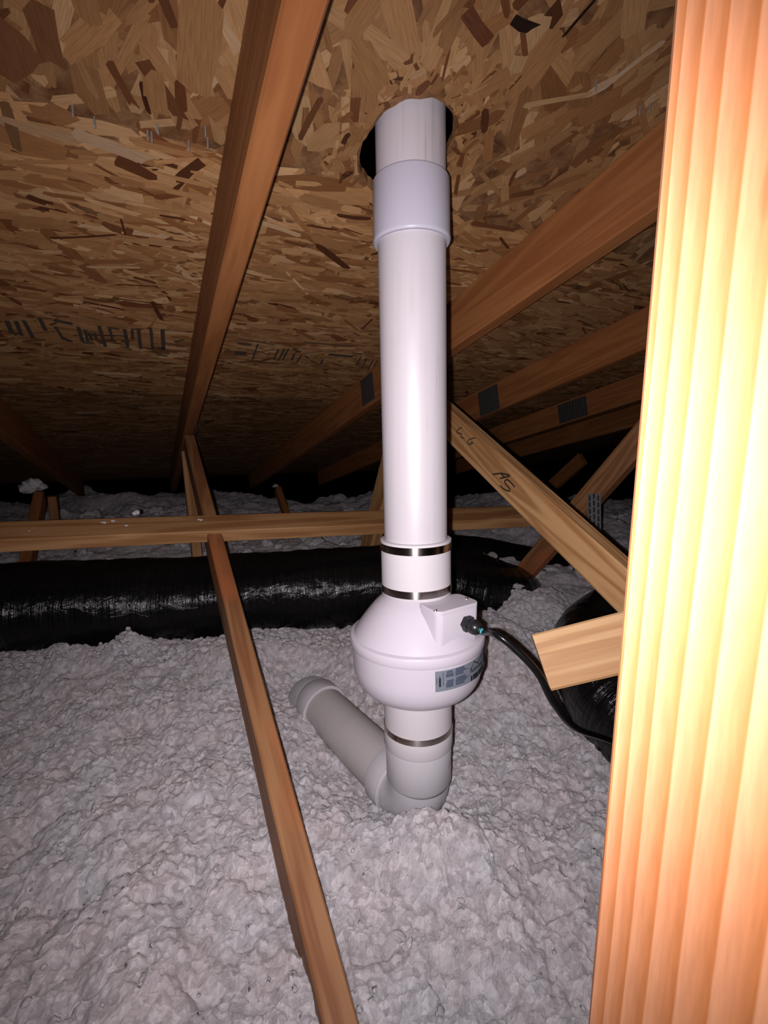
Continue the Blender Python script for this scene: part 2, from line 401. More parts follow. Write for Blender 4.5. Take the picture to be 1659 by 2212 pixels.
PAL = np.array([(0.60, 0.40, 0.205), (0.53, 0.325, 0.15), (0.46, 0.265, 0.115), (0.40, 0.22, 0.092), (0.335, 0.17, 0.068),
                (0.27, 0.125, 0.048), (0.185, 0.075, 0.028), (0.10, 0.036, 0.014), (0.66, 0.48, 0.28)])
KO = np.array([0.49, 0.447, 0.42])
PW = np.array([0.08, 0.17, 0.25, 0.22, 0.13, 0.075, 0.04, 0.018, 0.02])
def strands(panel_o, p0, p1, u0, u1, n, ang0, ang_sd, len_mu, wid_mu, extra=(), tone=1.0):
    c = RS.rand(n, 2) * [p1 - p0, u1 - u0] + [p0, u0]
    Ls = np.clip(len_mu * np.exp(0.42 * RS.randn(n)), 0.02, 0.19); Ws = np.clip(wid_mu * np.exp(0.5 * RS.randn(n)), 0.003, 0.042)
    ang = ang0 + ang_sd * RS.randn(n) + (RS.rand(n) < 0.10) * (RS.rand(n) - 0.5) * 3.0
    colr = PAL[RS.choice(len(PAL), n, p=PW / PW.sum())] * (0.86 + 0.28 * RS.rand(n, 1)) * KO * tone
    dark = colr[:, 0] < 0.115
    Ws[dark] *= 0.55; Ls[dark] *= 0.7
    off = 0.0003 + 0.0016 * RS.rand(n)
    off[dark] = 0.0013 + 0.0007 * RS.rand(dark.sum())
    rows = [(c[i, 0], c[i, 1], Ls[i], Ws[i], ang[i], colr[i], off[i]) for i in range(n)] + list(extra)
    V = []; Fc = []; cols = []; uvs = []
    for (pc, uc, L, W_, a, co, of) in rows:
        ca, sa = math.cos(a), math.sin(a); j = RS.randn(8)
        poly = [(-.5 * L, -.5 * W_ * (1 + .15 * j[0])), (-.1 * L, -.5 * W_ * (1 + .25 * j[1])), (.5 * L + .25 * W_ * j[2], -.4 * W_), (.5 * L + .25 * W_ * j[3], .1 * W_),
                (.43 * L, .5 * W_), (.05 * L, .5 * W_ * (1 + .25 * j[4])), (-.46 * L + .2 * W_ * j[5], .47 * W_), (-.5 * L - .3 * W_ * abs(j[6]), .05 * W_)]
        pts = [(pc + x * ca - y * sa, uc + x * sa + y * ca) for x, y in poly]
        if any(((q[0] - HP) / HRP) ** 2 + ((q[1] - HU) / HRU) ** 2 < 1.06 for q in pts) or min(q[1] for q in pts) < u0 - 0.02 or max(q[1] for q in pts) > u1 + 0.008: 
            continue
        i = len(V); tl = 0.0005 * RS.randn()
        for q, (x, y) in zip(pts, poly):
            V.append(deck_pt(q[0], q[1], off=max(0.0002, of + tl * x / L)))
        Fc.append(tuple(range(i, i + 8))[::-1])
        uo = RS.rand(2) * 9
        cols.append(co); uvs.append([(x + uo[0], y + uo[1]) for x, y in poly][::-1])
    org = parent_world(panel_o)
    ob = mesh_obj('wood_strands', V, Fc, M['strand'], panel_o, origin=org, kind='stuff')
    me = ob.data
    ca_ = me.color_attributes.new('strand_colour', 'FLOAT_COLOR', 'CORNER')
    arr = np.ones((len(me.loops), 4), np.float32)
    arr[:, :3] = np.repeat(np.array(cols), 8, axis=0)
    ca_.data.foreach_set('color', arr.ravel())
    ul = me.uv_layers.new(name='UVMap'); ul.data.foreach_set('uv', np.array(uvs, np.float32).reshape(-1))
    return ob
SEAM = 0.838
def strand_px(x0, y0, x1, y1, w, col, off=0.0022):
    a, b = at_deck(x0, y0), at_deck(x1, y1)
    pa, ua, pb, ub = a @ PV, a @ UV_, b @ PV, b @ UV_
    return ((pa + pb) / 2, (ua + ub) / 2, math.hypot(pb - pa, ub - ua), w, math.atan2(ub - ua, pb - pa), np.array(col) * KO, off)
PALE = (0.66, 0.50, 0.32); DK = (0.07, 0.022, 0.008)
exA = [strand_px(1266, 205, 1335, 160, .011, PALE), strand_px(1330, 165, 1440, 80, .009, PALE), strand_px(1135, 225, 1275, 200, .010, (0.56, 0.38, 0.19)),
       strand_px(1217, 75, 1290, -10, .004, (.02, .008, .004)), strand_px(305, 175, 322, 240, .007, DK), strand_px(388, 175, 396, 240, .014, (.17, .06, .02)),
       strand_px(75, 5, 120, 150, .030, (.24, .11, .045)), strand_px(0, 60, 40, 170, .05, (.26, .115, .05)), strand_px(430, 0, 420, 190, .045, (.44, .25, .105)),
       strand_px(780, 100, 830, 190, .034, (.40, .22, .085)), strand_px(330, 150, 345, 250, .030, (.42, .24, .10)), strand_px(1010, 20, 1060, 90, .02, (.16, .06, .025)),
       strand_px(1110, 35, 1150, 55, .016, (.02, .008, .004))]
exB = [strand_px(160, 285, 320, 345, .022, PALE), strand_px(0, 255, 160, 300, .02, (.58, .40, .22)), strand_px(250, 345, 330, 380, .02, (.17, .065, .024)),
       strand_px(110, 512, 250, 505, .006, (.13, .045, .018)), strand_px(1165, 375, 1200, 325, .005, DK), strand_px(1005, 455, 1100, 430, .014, PALE),
       strand_px(1020, 480, 1120, 495, .014, (.22, .085, .04)), strand_px(330, 650, 350, 690, .012, (.14, .05, .02)), strand_px(970, 385, 990, 400, .014, (.22, .06, .02)),
       strand_px(8, 215, 40, 325, .012, (.25, .14, .06))]
pa = panel(-3.0, 4.2, -0.6, SEAM - 0.0015, hole=True)
strands(pa, -1.0, 2.4, -0.35, SEAM - 0.0015, 6800, math.pi / 2, 0.55, 0.082, 0.0165, exA)
strands(pa, HP - .12, HP + .12, HU - .16, SEAM - 0.0015, 900, math.pi / 2, 0.7, 0.030, 0.009)
pb = panel(-3.0, 4.2, SEAM + 0.0015, SEAM + 1.2185)
strands(pb, -1.3, 2.4, SEAM + 0.0015, SEAM + 1.2185, 12500, 0.0, 0.26, 0.090, 0.0138, exB, tone=1.34)
strands(pb, 2.4, 4.0, SEAM + 0.0015, SEAM + 1.2185, 2600, 0.0, 0.3, 0.085, 0.016)
pc_ = panel(-3.0, 4.2, SEAM + 1.2215, 4.3)
strands(pc_, -2.0, 4.0, SEAM + 1.2215, 4.2, 15000, 0.0, 0.28, 0.085, 0.014)

# nail tips poking through the deck
nv, nf = lathe([(0, .0016), (.011, .0015), (.016, .0003)], (0, 0, 0), (0, 0, -1), n=8, cap1=True)
nail_me = None
for (x, y) in [(318, 281), (327, 284), (340, 266), (407, 303), (443, 272), (448, 297), (156, 228), (203, 252), (1288, 172), (1383, 228), (1404, 222)]:
    b_ = at_deck(x, y)
    if nail_me is None:
        o = mesh_obj('nail_tip', nv, nf, M['nail'], ceil_o); nail_me = o.data
    else:
        o = bpy.data.objects.new('nail_tip', nail_me); COL.objects.link(o); o.parent = ceil_o
    o.location = Vector(b_) - ceil_o.location

# ------------------------------------------------------------------ ink strokes on flat faces
def ribbons(strokes, to3d, nrm, name, mat, parent, lift=0.0012):
    """strokes: (list of pixel points, width in metres)"""
    V = []; Fc = []; nrm = np.asarray(nrm, float)
    for pts, w in strokes:
        q = [to3d(*p) for p in pts]
        if len(q) > 3: q = catmull(q, 5)
        for i, c in enumerate(q):
            d = q[min(i + 1, len(q) - 1)] - q[max(i - 1, 0)]; d /= np.linalg.norm(d)
            s = np.cross(nrm, d); s /= np.linalg.norm(s)
            V += [c + s * w / 2 + nrm * lift, c - s * w / 2 + nrm * lift]
        i0 = len(V) - 2 * len(q)
        for k in range(len(q) - 1): Fc.append((i0 + 2 * k, i0 + 2 * k + 1, i0 + 2 * k + 3, i0 + 2 * k + 2))
    return mesh_obj(name, V, Fc, mat, parent, origin=np.mean(V, axis=0))
DN = -np.cross(PV, UV_ - SL * ZV); DN = DN / np.linalg.norm(DN)
if DN[2] > 0: DN = -DN
def c1(x, y): return (x / 4.1475, 640 + y / 4.1475)
def c2(x, y): return (480 + x / 4.608, 690 + y / 4.608)
Ls = [((60, 210, 110, 330), 7), ((140, 210, 195, 345), 6), ((210, 205, 300, 370), 6), ((350, 180, 410, 300), 6), ((480, 205, 650, 240), 9), ((490, 260, 570, 380), 5),
      ((560, 360, 640, 400), 8), ((700, 265, 740, 400), 6), ((762, 290, 786, 400), 5), ((800, 320, 822, 390), 5), ((845, 320, 862, 370), 5), ((738, 406, 840, 412), 6),
      ((885, 255, 945, 445), 6), ((960, 270, 1070, 285), 6), ((980, 280, 1012, 400), 5), ((1050, 342, 1140, 350), 5), ((1115, 285, 1145, 450), 6), ((1080, 440, 1180, 470), 5),
      ((1183, 285, 1188, 380), 5), ((1240, 290, 1260, 465), 6), ((1200, 292, 1240, 286), 4), ((1350, 280, 1365, 455), 5), ((1320, 272, 1350, 282), 8), ((1360, 452, 1385, 458), 8),
      ((1455, 290, 1465, 470), 7), ((1405, 450, 1475, 468), 12), ((1400, 512, 1500, 530), 6), ((1560, 402, 1650, 380), 5), ((1570, 432, 1640, 440), 5)]
Rs = [((120, 322, 240, 332), 22), ((150, 228, 290, 244), 10), ((170, 185, 520, 245), 4), ((355, 235, 300, 390), 4), ((385, 312, 520, 290), 4), ((385, 318, 470, 350), 4),
      ((560, 290, 510, 390), 5), ((620, 280, 560, 400), 5), ((660, 280, 600, 400), 5), ((590, 340, 640, 345), 4), ((720, 330, 690, 400), 6), ((785, 350, 742, 420), 5),
      ((700, 285, 780, 318), 8), ((820, 350, 860, 380), 5), ((880, 400, 960, 440), 5), ((1000, 390, 980, 440), 6), ((1060, 340, 1300, 365), 12), ((1380, 365, 1330, 455), 4),
      ((1440, 372, 1390, 480), 4), ((1500, 400, 1450, 490), 4), ((1550, 400, 1490, 490), 4), ((1340, 450, 1400, 470), 4), ((1400, 392, 1470, 402), 4), ((240, 392, 560, 440), 4),
      ((1100, 430, 1200, 460), 6), ((820, 218, 1300, 262), 5)]
ribbons([([c1(*s[:2]), c1(*s[2:])], w * .0016) for s, w in Ls], lambda x, y: at_deck(x, y, 0.0), DN, 'printed_stamp', M['stamp'], pb, lift=0.0028)['kind'] = 'stuff'
ribbons([([c2(*s[:2]), c2(*s[2:])], w * .0014) for s, w in Rs], lambda x, y: at_deck(x, y, 0.0), DN, 'printed_stamp', M['stamp'], pb, lift=0.0028)['kind'] = 'stuff'

# ------------------------------------------------------------------ timber
def timber(name, A, B, up, w, t, mat, parent, cham=0.003):
    """board from A to B; w measured along 'up', t across; A, B are on the centre line"""
    A = np.asarray(A, float); B = np.asarray(B, float)
    X = B - A; L = np.linalg.norm(X); X /= L
    Y = np.asarray(up, float) - X * (np.asarray(up) @ X); Y /= np.linalg.norm(Y); Z = np.cross(X, Y)
    a, b = w / 2, t / 2; c = cham
    sec = [(-a + c, -b), (a - c, -b), (a, -b + c), (a, b - c), (a - c, b), (-a + c, b), (-a, b - c), (-a, -b + c)]
    V = []; Fc = []
    for x in (-L / 2, L / 2):
        for (y, z) in sec: V.append((x, y, z))
    for k in range(8): Fc.append((k, (k + 1) % 8, 8 + (k + 1) % 8, 8 + k))
    Fc.append(tuple(range(8))[::-1]); Fc.append(tuple(range(8, 16)))
    me = bpy.data.meshes.new(name); me.from_pydata(V, [], Fc); me.update(); me.materials.append(mat)
    ob = bpy.data.objects.new(name, me); COL.objects.link(ob)
    C = (A + B) / 2
    Mx = Matrix(((X[0], Y[0], Z[0], C[0]), (X[1], Y[1], Z[1], C[1]), (X[2], Y[2], Z[2], C[2]), (0, 0, 0, 1)))
    if parent is not None:
        ob.parent = parent; Mx = Matrix.Translation(-parent_world(parent)) @ Mx
    ob.matrix_local = Mx
    return ob
def member(name, p, ua, za, ub, zb, w, mat, parent, edge='top', t=TH):
    """truss member in the vertical plane p..p+t, given by one of its edges"""
    d = np.array([ub - ua, zb - za]); d /= np.linalg.norm(d); n = np.array([-d[1], d[0]])
    if n[1] < 0: n = -n
    s = {'top': -0.5, 'bottom': 0.5, 'mid': 0}[edge] * w
    A = Wp(p + t / 2, ua + n[0] * s, za + n[1] * s); B = Wp(p + t / 2, ub + n[0] * s, zb + n[1] * s)
    return timber(name, A, B, n[0] * UV_ + n[1] * ZV, w, t, mat, parent)
def nail_plate(p, uc, zc, lu, lz, slope, parent, mat, face=-1, t=TH, nx=8, nz=7):
    """toothed connector plate on the face of a truss"""
    ex = UV_ + slope * ZV; ex = ex / np.linalg.norm(ex); ez = np.cross(PV, ex); ez = ez if ez[2] > 0 else -ez
    c = Wp(p if face < 0 else p + t, uc, zc); nn = PV * face
    def bx(cu, cz, hu, hz, d0, d1):
        return [c + ex * (cu + a * hu) + ez * (cz + b * hz) + nn * d for d in (d0, d1) for a, b in ((-1, -1), (1, -1), (1, 1), (-1, 1))]
    q = [(0, 3, 2, 1), (4, 5, 6, 7), (0, 1, 5, 4), (1, 2, 6, 5), (2, 3, 7, 6), (3, 0, 4, 7)]
    pl = mesh_obj('connector_plate', bx(0, 0, lu / 2, lz / 2, 0.0, 0.0015), q, mat, parent, origin=c)
    V = []; Fc = []
    for i in range(nx):
        for j in range(nz):
            i0 = len(V); V += bx((i + .5) / nx * lu - lu / 2, ((j + .5 + .25 * (i % 2)) / nz - .5) * lz * .94, lu / nx * .20, lz / nz * .36, 0.0015, 0.0021)
            Fc += [tuple(i0 + k for k in f) for f in q]
    mesh_obj('teeth_slots', V, Fc, M['slot'], pl, origin=c)
    return pl
def top_chord(p, mat, parent, ua=-0.55, ub=4.2, w=RDEP):
    d = math.hypot(1, SL)
    return member('top_chord', p, ua, RB - SL * ua, ub, RB - SL * ub, w / d, mat, parent, edge='bottom')
def bottom_chord(p, parent, mat): member('bottom_chord', p, -0.5, 0.001, 4.2, 0.001, 0.089, mat, parent, edge='bottom')
def pu(P): return float(P @ UV_), float(P[2])

TR = [P1 + SP * k for k in range(-1, 5)]        # truss planes (face towards the camera side)
def truss(p, label): return thing('roof_truss', Wp(p + TH / 2, 1.5, 0.0), label, 'roof truss', 'roof trusses')

# truss far left
t0 = truss(TR[0], 'dim brown roof truss at the far left edge')
top_chord(TR[0], M['fir'], t0); bottom_chord(TR[0], t0, M['fir'])
a = pu(at_p(72, 1062, TR[0])); b = pu(at_p(45, 1185, TR[0])); d = np.array(b) - np.array(a)
member('web', TR[0], a[0], a[1], a[0] + d[0] * 3.5, a[1] + d[1] * 3.5, 0.075, M['fir'], t0, edge='top')
a2 = pu(at_p(103, 1072, TR[0])); b2 = pu(at_p(118, 1185, TR[0])); d = np.array(b2) - np.array(a2)
member('web', TR[0], a2[0], a2[1], a2[0] + d[0] * 3.0, a2[1] + d[1] * 3.0, 0.045, M['fir'], t0, edge='mid')

# truss crossing the picture left of the pipe
t1 = truss(TR[1], 'orange roof truss left of the pipe, its web running down across the insulation')
top_chord(TR[1], M['fir'], t1); bottom_chord(TR[1], t1, M['fir'])
W1A, W1S = 0.127, 0.414
member('web', TR[1], 0.10, W1A + W1S * 0.10, 2.14, W1A + W1S * 2.14, 0.089, M['fir_red'], t1, edge='top')
a = pu(at_p(392, 968, TR[1])); b = pu(at_p(416, 1200, TR[1])); d = np.array(b) - np.array(a)
member('web', TR[1], a[0] + .05, a[1] - .03, a[0] + .05 + d[0] * 2.2, a[1] + d[1] * 2.2, 0.06, M['tan2'], t1, edge='mid')
nail_plate(TR[1], 2.10, RB - SL * 2.10 + 0.03, 0.13, 0.10, -SL, t1, M['plate'], face=1)

# truss behind the pipe, with the marked web
t2 = truss(TR[2], 'roof truss behind the pipe, its tan web marked with pen')
top_chord(TR[2], M['fir'], t2); bottom_chord(TR[2], t2, M['fir'])
T2a, T2b = (1.125, 1.078), (0.544, 0.758)
s2 = (T2a[1] - T2b[1]) / (T2a[0] - T2b[0])
web2 = member('web', TR[2], 0.20, T2b[1] + s2 * (0.20 - T2b[0]), 1.36, T2b[1] + s2 * (1.36 - T2b[0]), 0.083, M['tan'], t2, edge='top')
web2['label'] = 'tan web with pen marks'
a = pu(at_p(826, 1010, TR[2])); b = pu(at_p(782, 1190, TR[2])); d = np.array(b) - np.array(a)
member('web', TR[2], a[0] - d[0] * 0.75 - .02, a[1] - d[1] * 0.75, a[0] - .02 + d[0] * 2.4, a[1] + d[1] * 2.4, 0.089, M['tan2'], t2, edge='mid')
q0 = pu(at_p(594, 1058, TR[2])); q1 = pu(at_p(612, 1112, TR[2]))
member('web', TR[2], q0[0], q0[1], q0[0] + 5 * (q1[0] - q0[0]), q0[1] + 5 * (q1[1] - q0[1]), 0.06, M['fir'], t2, edge='mid')
nail_plate(TR[2], 1.69, RB - SL * 1.69 + RDEP * .5, 0.115, 0.105, -SL, t2, M['plate'])
def c3(x, y): return (960 + x / 9.217, 880 + y / 9.217)
hw = [[(355, 400), (300, 425), (250, 480), (275, 512), (345, 525), (335, 570), (352, 602), (395, 615)],
      [(618, 608), (545, 622), (490, 650), (465, 690), (485, 725), (530, 737), (567, 715), (550, 695), (515, 706)],
      [(965, 1332), (1050, 1322), (1130, 1315), (1240, 1335), (1297, 1355), (1280, 1375), (1190, 1397), (1110, 1415)],
      [(1130, 1318), (1200, 1392)],
      [(1405, 1588), (1330, 1500), (1262, 1445), (1222, 1450), (1205, 1485), (1240, 1540), (1300, 1610), (1306, 1648), (1280, 1667), (1200, 1630), (1140, 1580), (1113, 1548)]]
for grp in ((0, 1), (2, 3, 4)):
    ribbons([([c3(*q) for q in hw[i]], 0.0042 if i > 1 else 0.003) for i in grp], lambda x, y: at_p(x, y, TR[2]), -PV, 'pen_mark', M['marker'], t2, lift=0.0008)

# trusses beyond
t3 = truss(TR[3], 'roof truss right of the pipe with a steep red-brown web')
top_chord(TR[3], M['fir'], t3); bottom_chord(TR[3], t3, M['fir'])
a = pu(at_p(1375, 950, TR[3])); b = pu(at_p(1125, 1240, TR[3])); d = np.array(b) - np.array(a)
member('web', TR[3], a[0] - d[0] * 0.35, a[1] - d[1] * 0.35, a[0] + d[0] * 1.5, a[1] + d[1] * 1.5, 0.082, M['fir_red'], t3, edge='mid')
q = at_p(1284, 1105, TR[3]); nail_plate(TR[3], q @ UV_, q[2], 0.055, 0.13, -0.1, t3, M['plate_bright'], nx=3, nz=5)
nail_plate(TR[3], 1.745, RB - SL * 1.745 + RDEP * .47, 0.14, 0.115, -SL, t3, M['plate'])
t4 = truss(TR[4], 'dim roof truss at the back right with a dark grey plate, second farthest')
top_chord(TR[4], M['fir'], t4, w=0.125); bottom_chord(TR[4], t4, M['fir'])
nail_plate(TR[4], 1.83, RB - SL * 1.83 + RDEP * .45, 0.19, 0.105, -SL, t4, M['plate'], nx=10)
t5 = truss(TR[5], 'darkest roof truss deepest at the back right')
top_chord(TR[5], M['fir'], t5); bottom_chord(TR[5], t5, M['fir'])
nail_plate(TR[5], 1.75, RB - SL * 1.75 + RDEP * .45, 0.19, 0.105, -SL, t5, M['plate'], nx=10)
member('web', TR[5], 2.3, 0.86, 2.9, 0.36, 0.089, M['fir'], t5, edge='mid')

# long brace laid across the webs
BU = 1.475
BSK = 0.13                                              # the brace runs slightly askew
def brace_pt(x, y):
    r = ray(x, y); return CAMP + r * ((BU + BSK * 0.2) / (r @ UV_ + BSK * (r @ PV)))
A = brace_pt(-420, 1176); B = brace_pt(1190, 1113)
bn = -W1S * UV_ + ZV; bn /= np.linalg.norm(bn)
bx = UV_ + W1S * ZV
brace = timber('lateral_brace', A, B, bx, 0.093, 0.041, M['tan2'], None)
tag(brace, 'long tan lumber brace crossing level behind the pipe', 'lumber brace')

# pale board nailed on at the right
zc_ = 0.742
def at_c(x, y, zc): r = ray(x, y); r0 = np.array([(x - CX) / F_PX, 0, 0]); return CAMP + r * zc
A = (at_c(1135, 1380, .755) + at_c(1203, 1484, .728)) / 2
B = (at_c(1335, 1325, .735) + at_c(1345, 1456, .705)) / 2
X = (B - A) / np.linalg.norm(B - A)
upv = at_c(1335, 1325, .735) - at_c(1345, 1456, .705)
pale = timber('nailed_board', A, A + X * 0.36, upv, 0.087, 0.034, M['pale'], None)
tag(pale, 'short pale pine board with a cut end beside the black cable', 'board')

# near upright post at the right edge
PP = 0.262
e0 = at_p(1369, 970, PP); u_far = float(e0 @ UV_)
PWID = 0.13
post = timber('upright_post', Wp(PP + TH / 2, u_far - PWID / 2, 0.0), Wp(PP + TH / 2, u_far - PWID / 2, deck_z(u_far) - 0.02), UV_, PWID, TH, M['post'], None, cham=0.0035)
tag(post, 'near upright lumber post glaring in the flash at the right edge', 'post')

# ------------------------------------------------------------------ vent pipe, couplings and fan
def vlathe(name, prof, mat, parent, n=72, cap0=False, cap1=False, ang=35):
    """prof: (height, radius) about the leaning vent axis"""
    z0 = prof[0][0]; base = axis(z0)
    V, Fc = lathe([((z - z0), r) for z, r in prof], base, AX, n=n, cap0=cap0, cap1=cap1, e=(AX, EX, EY))
    o = mesh_obj(name, V, Fc, mat, parent, origin=base); smooth_sharp(o, ang); return o
EX = np.array([1.0, 0, 0]); EX -= AX * (EX @ AX); EX /= np.linalg.norm(EX); EY = np.cross(AX, EX)
RP = 0.0561
def z_front(y, r):
    lo, hi = 0.0, 2.0
    for _ in range(40):
        m = (lo + hi) / 2
        if proj_y(axis(m) + np.array([0, -r, 0])) > y: lo = m
        else: hi = m
    return lo
Z = {k: z_front(*y) for k, y in dict(ctop=(342, .063), cbot=(491, .063), rtop=(1177, RP), s1a=(1185, .063), s1b=(1202, .063), s2a=(1280, .063), s2b=(1296, .063), rbot=(1303, .062),
                                 cone=(1306, .062), rim_t=(1424, .1195), rim_b=(1447, .121), body=(1492, .1195), bowl=(1524, .068), l_top=(1518, .064), ls_a=(1601, .065), ls_b=(1614, .065),
                                 l_bot=(1648, .064), hubt=(1648, .063), hubb=(1705, .063)).items()}
print({k: round(v, 3) for k, v in Z.items()})
vp = thing('vent_pipe', axis(Z['rtop']), 'tall white plastic vent pipe rising through the roof deck', 'pipe')
vlathe('pipe_section', [(Z['rtop'] - .05, RP - .006), (Z['rtop'] - .05, RP), (Z['cbot'] + .012, RP)], M['pvc'], vp)
vlathe('pipe_section', [(Z['ctop'] - .012, RP), (1.90, RP), (1.90, RP - .006), (Z['ctop'] - .012, RP - .006)], M['pvc'], vp)
RC = 0.0634
vlathe('pipe_coupling', [(Z['cbot'], RP - .001), (Z['cbot'], RC - .002), (Z['cbot'] + .002, RC - .0003), (Z['cbot'] + .004, RC), (Z['cbot'] + .008, RC - .0006), (Z['ctop'] - .004, RC - .0012),
                         (Z['ctop'] - .001, RC - .0025), (Z['ctop'], RC - .004), (Z['ctop'], RP - .001)], M['fitting'], vp)
def clamp(za, zb, r, parent, screw_ang):
    vb = vlathe('clamp_band', [(za, r - .0005), (za, r + .0009), ((za + zb) / 2, r + .0011), (zb, r + .0009), (zb, r - .0005)], M['steel'], parent)
    zc = (za + zb) / 2; dr = EX * math.cos(screw_ang) + EY * math.sin(screw_ang); tn = np.cross(AX, dr)
    c = axis(zc) + dr * (r + .006)
    V, Fc = lathe([(-.014, .0), (-.014, .005), (.010, .005), (.010, .0038), (.017, .0038), (.017, .0)], c, tn, n=12)
    mesh_obj('clamp_screw', V, Fc, M['screw'], vb, origin=c)
    return vb
rc = thing('rubber_coupling', axis(Z['rbot']), 'white rubber coupling with two steel bands above the fan', 'pipe coupling')
RR = 0.0632
vlathe('sleeve', [(Z['rbot'], RP), (Z['rbot'], RR - .001), (Z['rbot'] + .002, RR), (Z['s2a'] + .004, RR - .0004), (Z['s1b'] - .004, RR - .0004), (Z['s1a'] + .002, RR + .0004), (Z['rtop'] - .001, RR + .0006), (Z['rtop'], RR - .001), (Z['rtop'], RP + .0003)], M['rubber'], rc)
clamp(Z['s1b'], Z['s1a'], RR, rc, 1.9); clamp(Z['s2b'], Z['s2a'], RR, rc, 1.9)

fan = thing('inline_fan', axis(Z['bowl']), 'white bulbous inline vent fan with a grey sticker and junction box', 'fan')
RF = 0.1195
zr = Z['rim_t']; zb_ = Z['rim_b']
prof = [(Z['bowl'] - .012, RP), (Z['bowl'] - .012, .0618), (Z['bowl'], .064)]
for k in range(0, 11):                                     # rounded bowl
    a = k / 10 * math.pi / 2
    prof.append((Z['bowl'] + (Z['body'] - Z['bowl']) * (1 - math.cos(a)), .068 + (RF - .068) * math.sin(a) ** .75))
prof += [(zb_ - .002, RF + .0012)]
body = vlathe('lower_housing', prof, M['fan'], fan, n=96)
rim = vlathe('rim_flange', [(zb_ - .002, RF), (zb_ - .001, RF + .003), (zb_ + .002, RF + .0042), (zr - .004, RF + .0046), (zr - .001, RF + .0032), (zr, RF + .001)], M['fan'], fan, n=96)
cone = [(zr, RF + .0015), (zr + .0015, RF - .003)]
for k in range(1, 9):
    t = k / 8; cone.append((zr + .0015 + (Z['cone'] - zr) * t, (RF - .003) * (1 - t) + .0605 * t + .0028 * math.sin(math.pi * t) - .004 * max(0, t - .8) * 5))
cone += [(Z['cone'] + .006, .0570), (Z['cone'] + .012, .0565)]
vlathe('upper_housing', cone, M['fan'], fan, n=96)
BA = math.radians(34)                                       # junction box faces right of the camera
bnrm = np.array([math.sin(BA), -math.cos(BA), 0.0]); btan = np.array([math.cos(BA), math.sin(BA), 0.0])
def rbox(name, c, ax, ay, az, hx, hy, hz, rad, mat, parent, taper=0.0, seg=5):
    """box with rounded upright edges: ax, ay across, az up"""
    V = []; Fc = []; ring = []
    for (sx, sy, a0) in ((1, 1, 0), (-1, 1, 90), (-1, -1, 180), (1, -1, 270)):
        for k in range(seg + 1):
            a = math.radians(a0 + 90 * k / seg); ring.append((sx * (hx - rad) + rad * math.cos(a), sy * (hy - rad) + rad * math.sin(a)))
    n = len(ring)
    lev = [(-hz, 0.0), (hz - .0012, 0.0), (hz, -.0012)]
    for z, g in lev:
        for x, y in ring:
            sc = 1 + g / max(hx, hy)
            V.append(np.asarray(c) + ax * x * sc + ay * y * sc + az * z)
    for i in range(len(lev) - 1):
        for k in range(n): Fc.append((i * n + k, i * n + (k + 1) % n, (i + 1) * n + (k + 1) % n, (i + 1) * n + k))
    Fc.append(tuple(range(n))[::-1]); Fc.append(tuple((len(lev) - 1) * n + k for k in range(n)))
    o = mesh_obj(name, V, Fc, mat, parent, origin=c); smooth_sharp(o, 40); return o
zt = Z['cone'] - .002; zbm = zr - .004
BC = 0.079
cbox = axis((zt + zbm) / 2) + bnrm * BC + btan * .008
jb = rbox('junction_box', cbox, btan, bnrm, ZV, .046, .0265, (zt - zbm) / 2, .011, M['fan'], fan)
jl = rbox('junction_lid', axis(zt + .002) + bnrm * BC + btan * .008, btan, bnrm, ZV, .0470, .0275, .0036, .0115, M['fan'], fan)
for sx, sy in ((-.036, .017), (.046, .004)):
    c = axis(zt + .0055) + bnrm * (BC + sy) + btan * sx
    V, Fc = lathe([(0, .0035), (.0012, .0034), (.0022, .0022), (.0024, 0.0004)], c, ZV, n=14, cap1=True)
    smooth_sharp(mesh_obj('lid_screw', V, Fc, M['screw'], jl, origin=c), 60)
# cable gland
gc = axis(zt - .026) + bnrm * (BC + .0265) + btan * 0.024
gd = bnrm * 0.93 + btan * 0.25 - ZV * 0.20; gd /= np.linalg.norm(gd)
V, Fc = lathe([(-.004, .0142), (.007, .0142), (.007, .011)], gc, gd, n=6, cap0=True)
g0 = mesh_obj('cable_gland', V, Fc, M['black'], fan, origin=gc)
V, Fc = lathe([(.006, .0108), (.009, .0125), (.018, .0125), (.023, .0110), (.026, .0078), (.026, .0055)], gc, gd, n=20)
g1 = mesh_obj('dome_nut', V, Fc, M['black'], g0, origin=gc); smooth_sharp(g1, 30)
V, Fc = lathe([(.0262, .0045), (.029, .0050), (.032, .0048)], gc, gd, n=14)
g2 = mesh_obj('wire_sheath', V, Fc, M['teal'], g0, origin=gc); g2['label'] = 'teal wire sheath showing at the gland'

# sticker with print, wrapped round the lower housing
def ang_of(xc):
    s = (920 + xc / 11.85 - 901.5) / 139.0
    return math.asin(min(s, 0.96)) + max(0, s - 0.96) * 3.0
ZL0, ZL1 = zb_ - .0055, Z['body'] - .0035
def cyl(a, t, lift): 
    z = ZL0 + (ZL1 - ZL0) * t
    rr = RF + .0012 + (z - (zb_ - .002)) / (Z['body'] - zb_ + .002) * .0012
    return axis(z) + (EX * math.sin(a) - np.cross(AX, EX) * math.cos(a)) * (max(rr, RF - .0002) + lift)
def patch(x0, x1, t0, t1, lift, V, Fc, n=None):
    a0, a1 = ang_of(x0), ang_of(x1); n = n or max(2, int((a1 - a0) / 0.05))
    i0 = len(V)
    for k in range(n + 1):
        a = a0 + (a1 - a0) * k / n
        V += [cyl(a, t0, lift), cyl(a, t1, lift)]
    for k in range(n): Fc.append((i0 + 2 * k, i0 + 2 * k + 1, i0 + 2 * k + 3, i0 + 2 * k + 2))
V, Fc = [], []
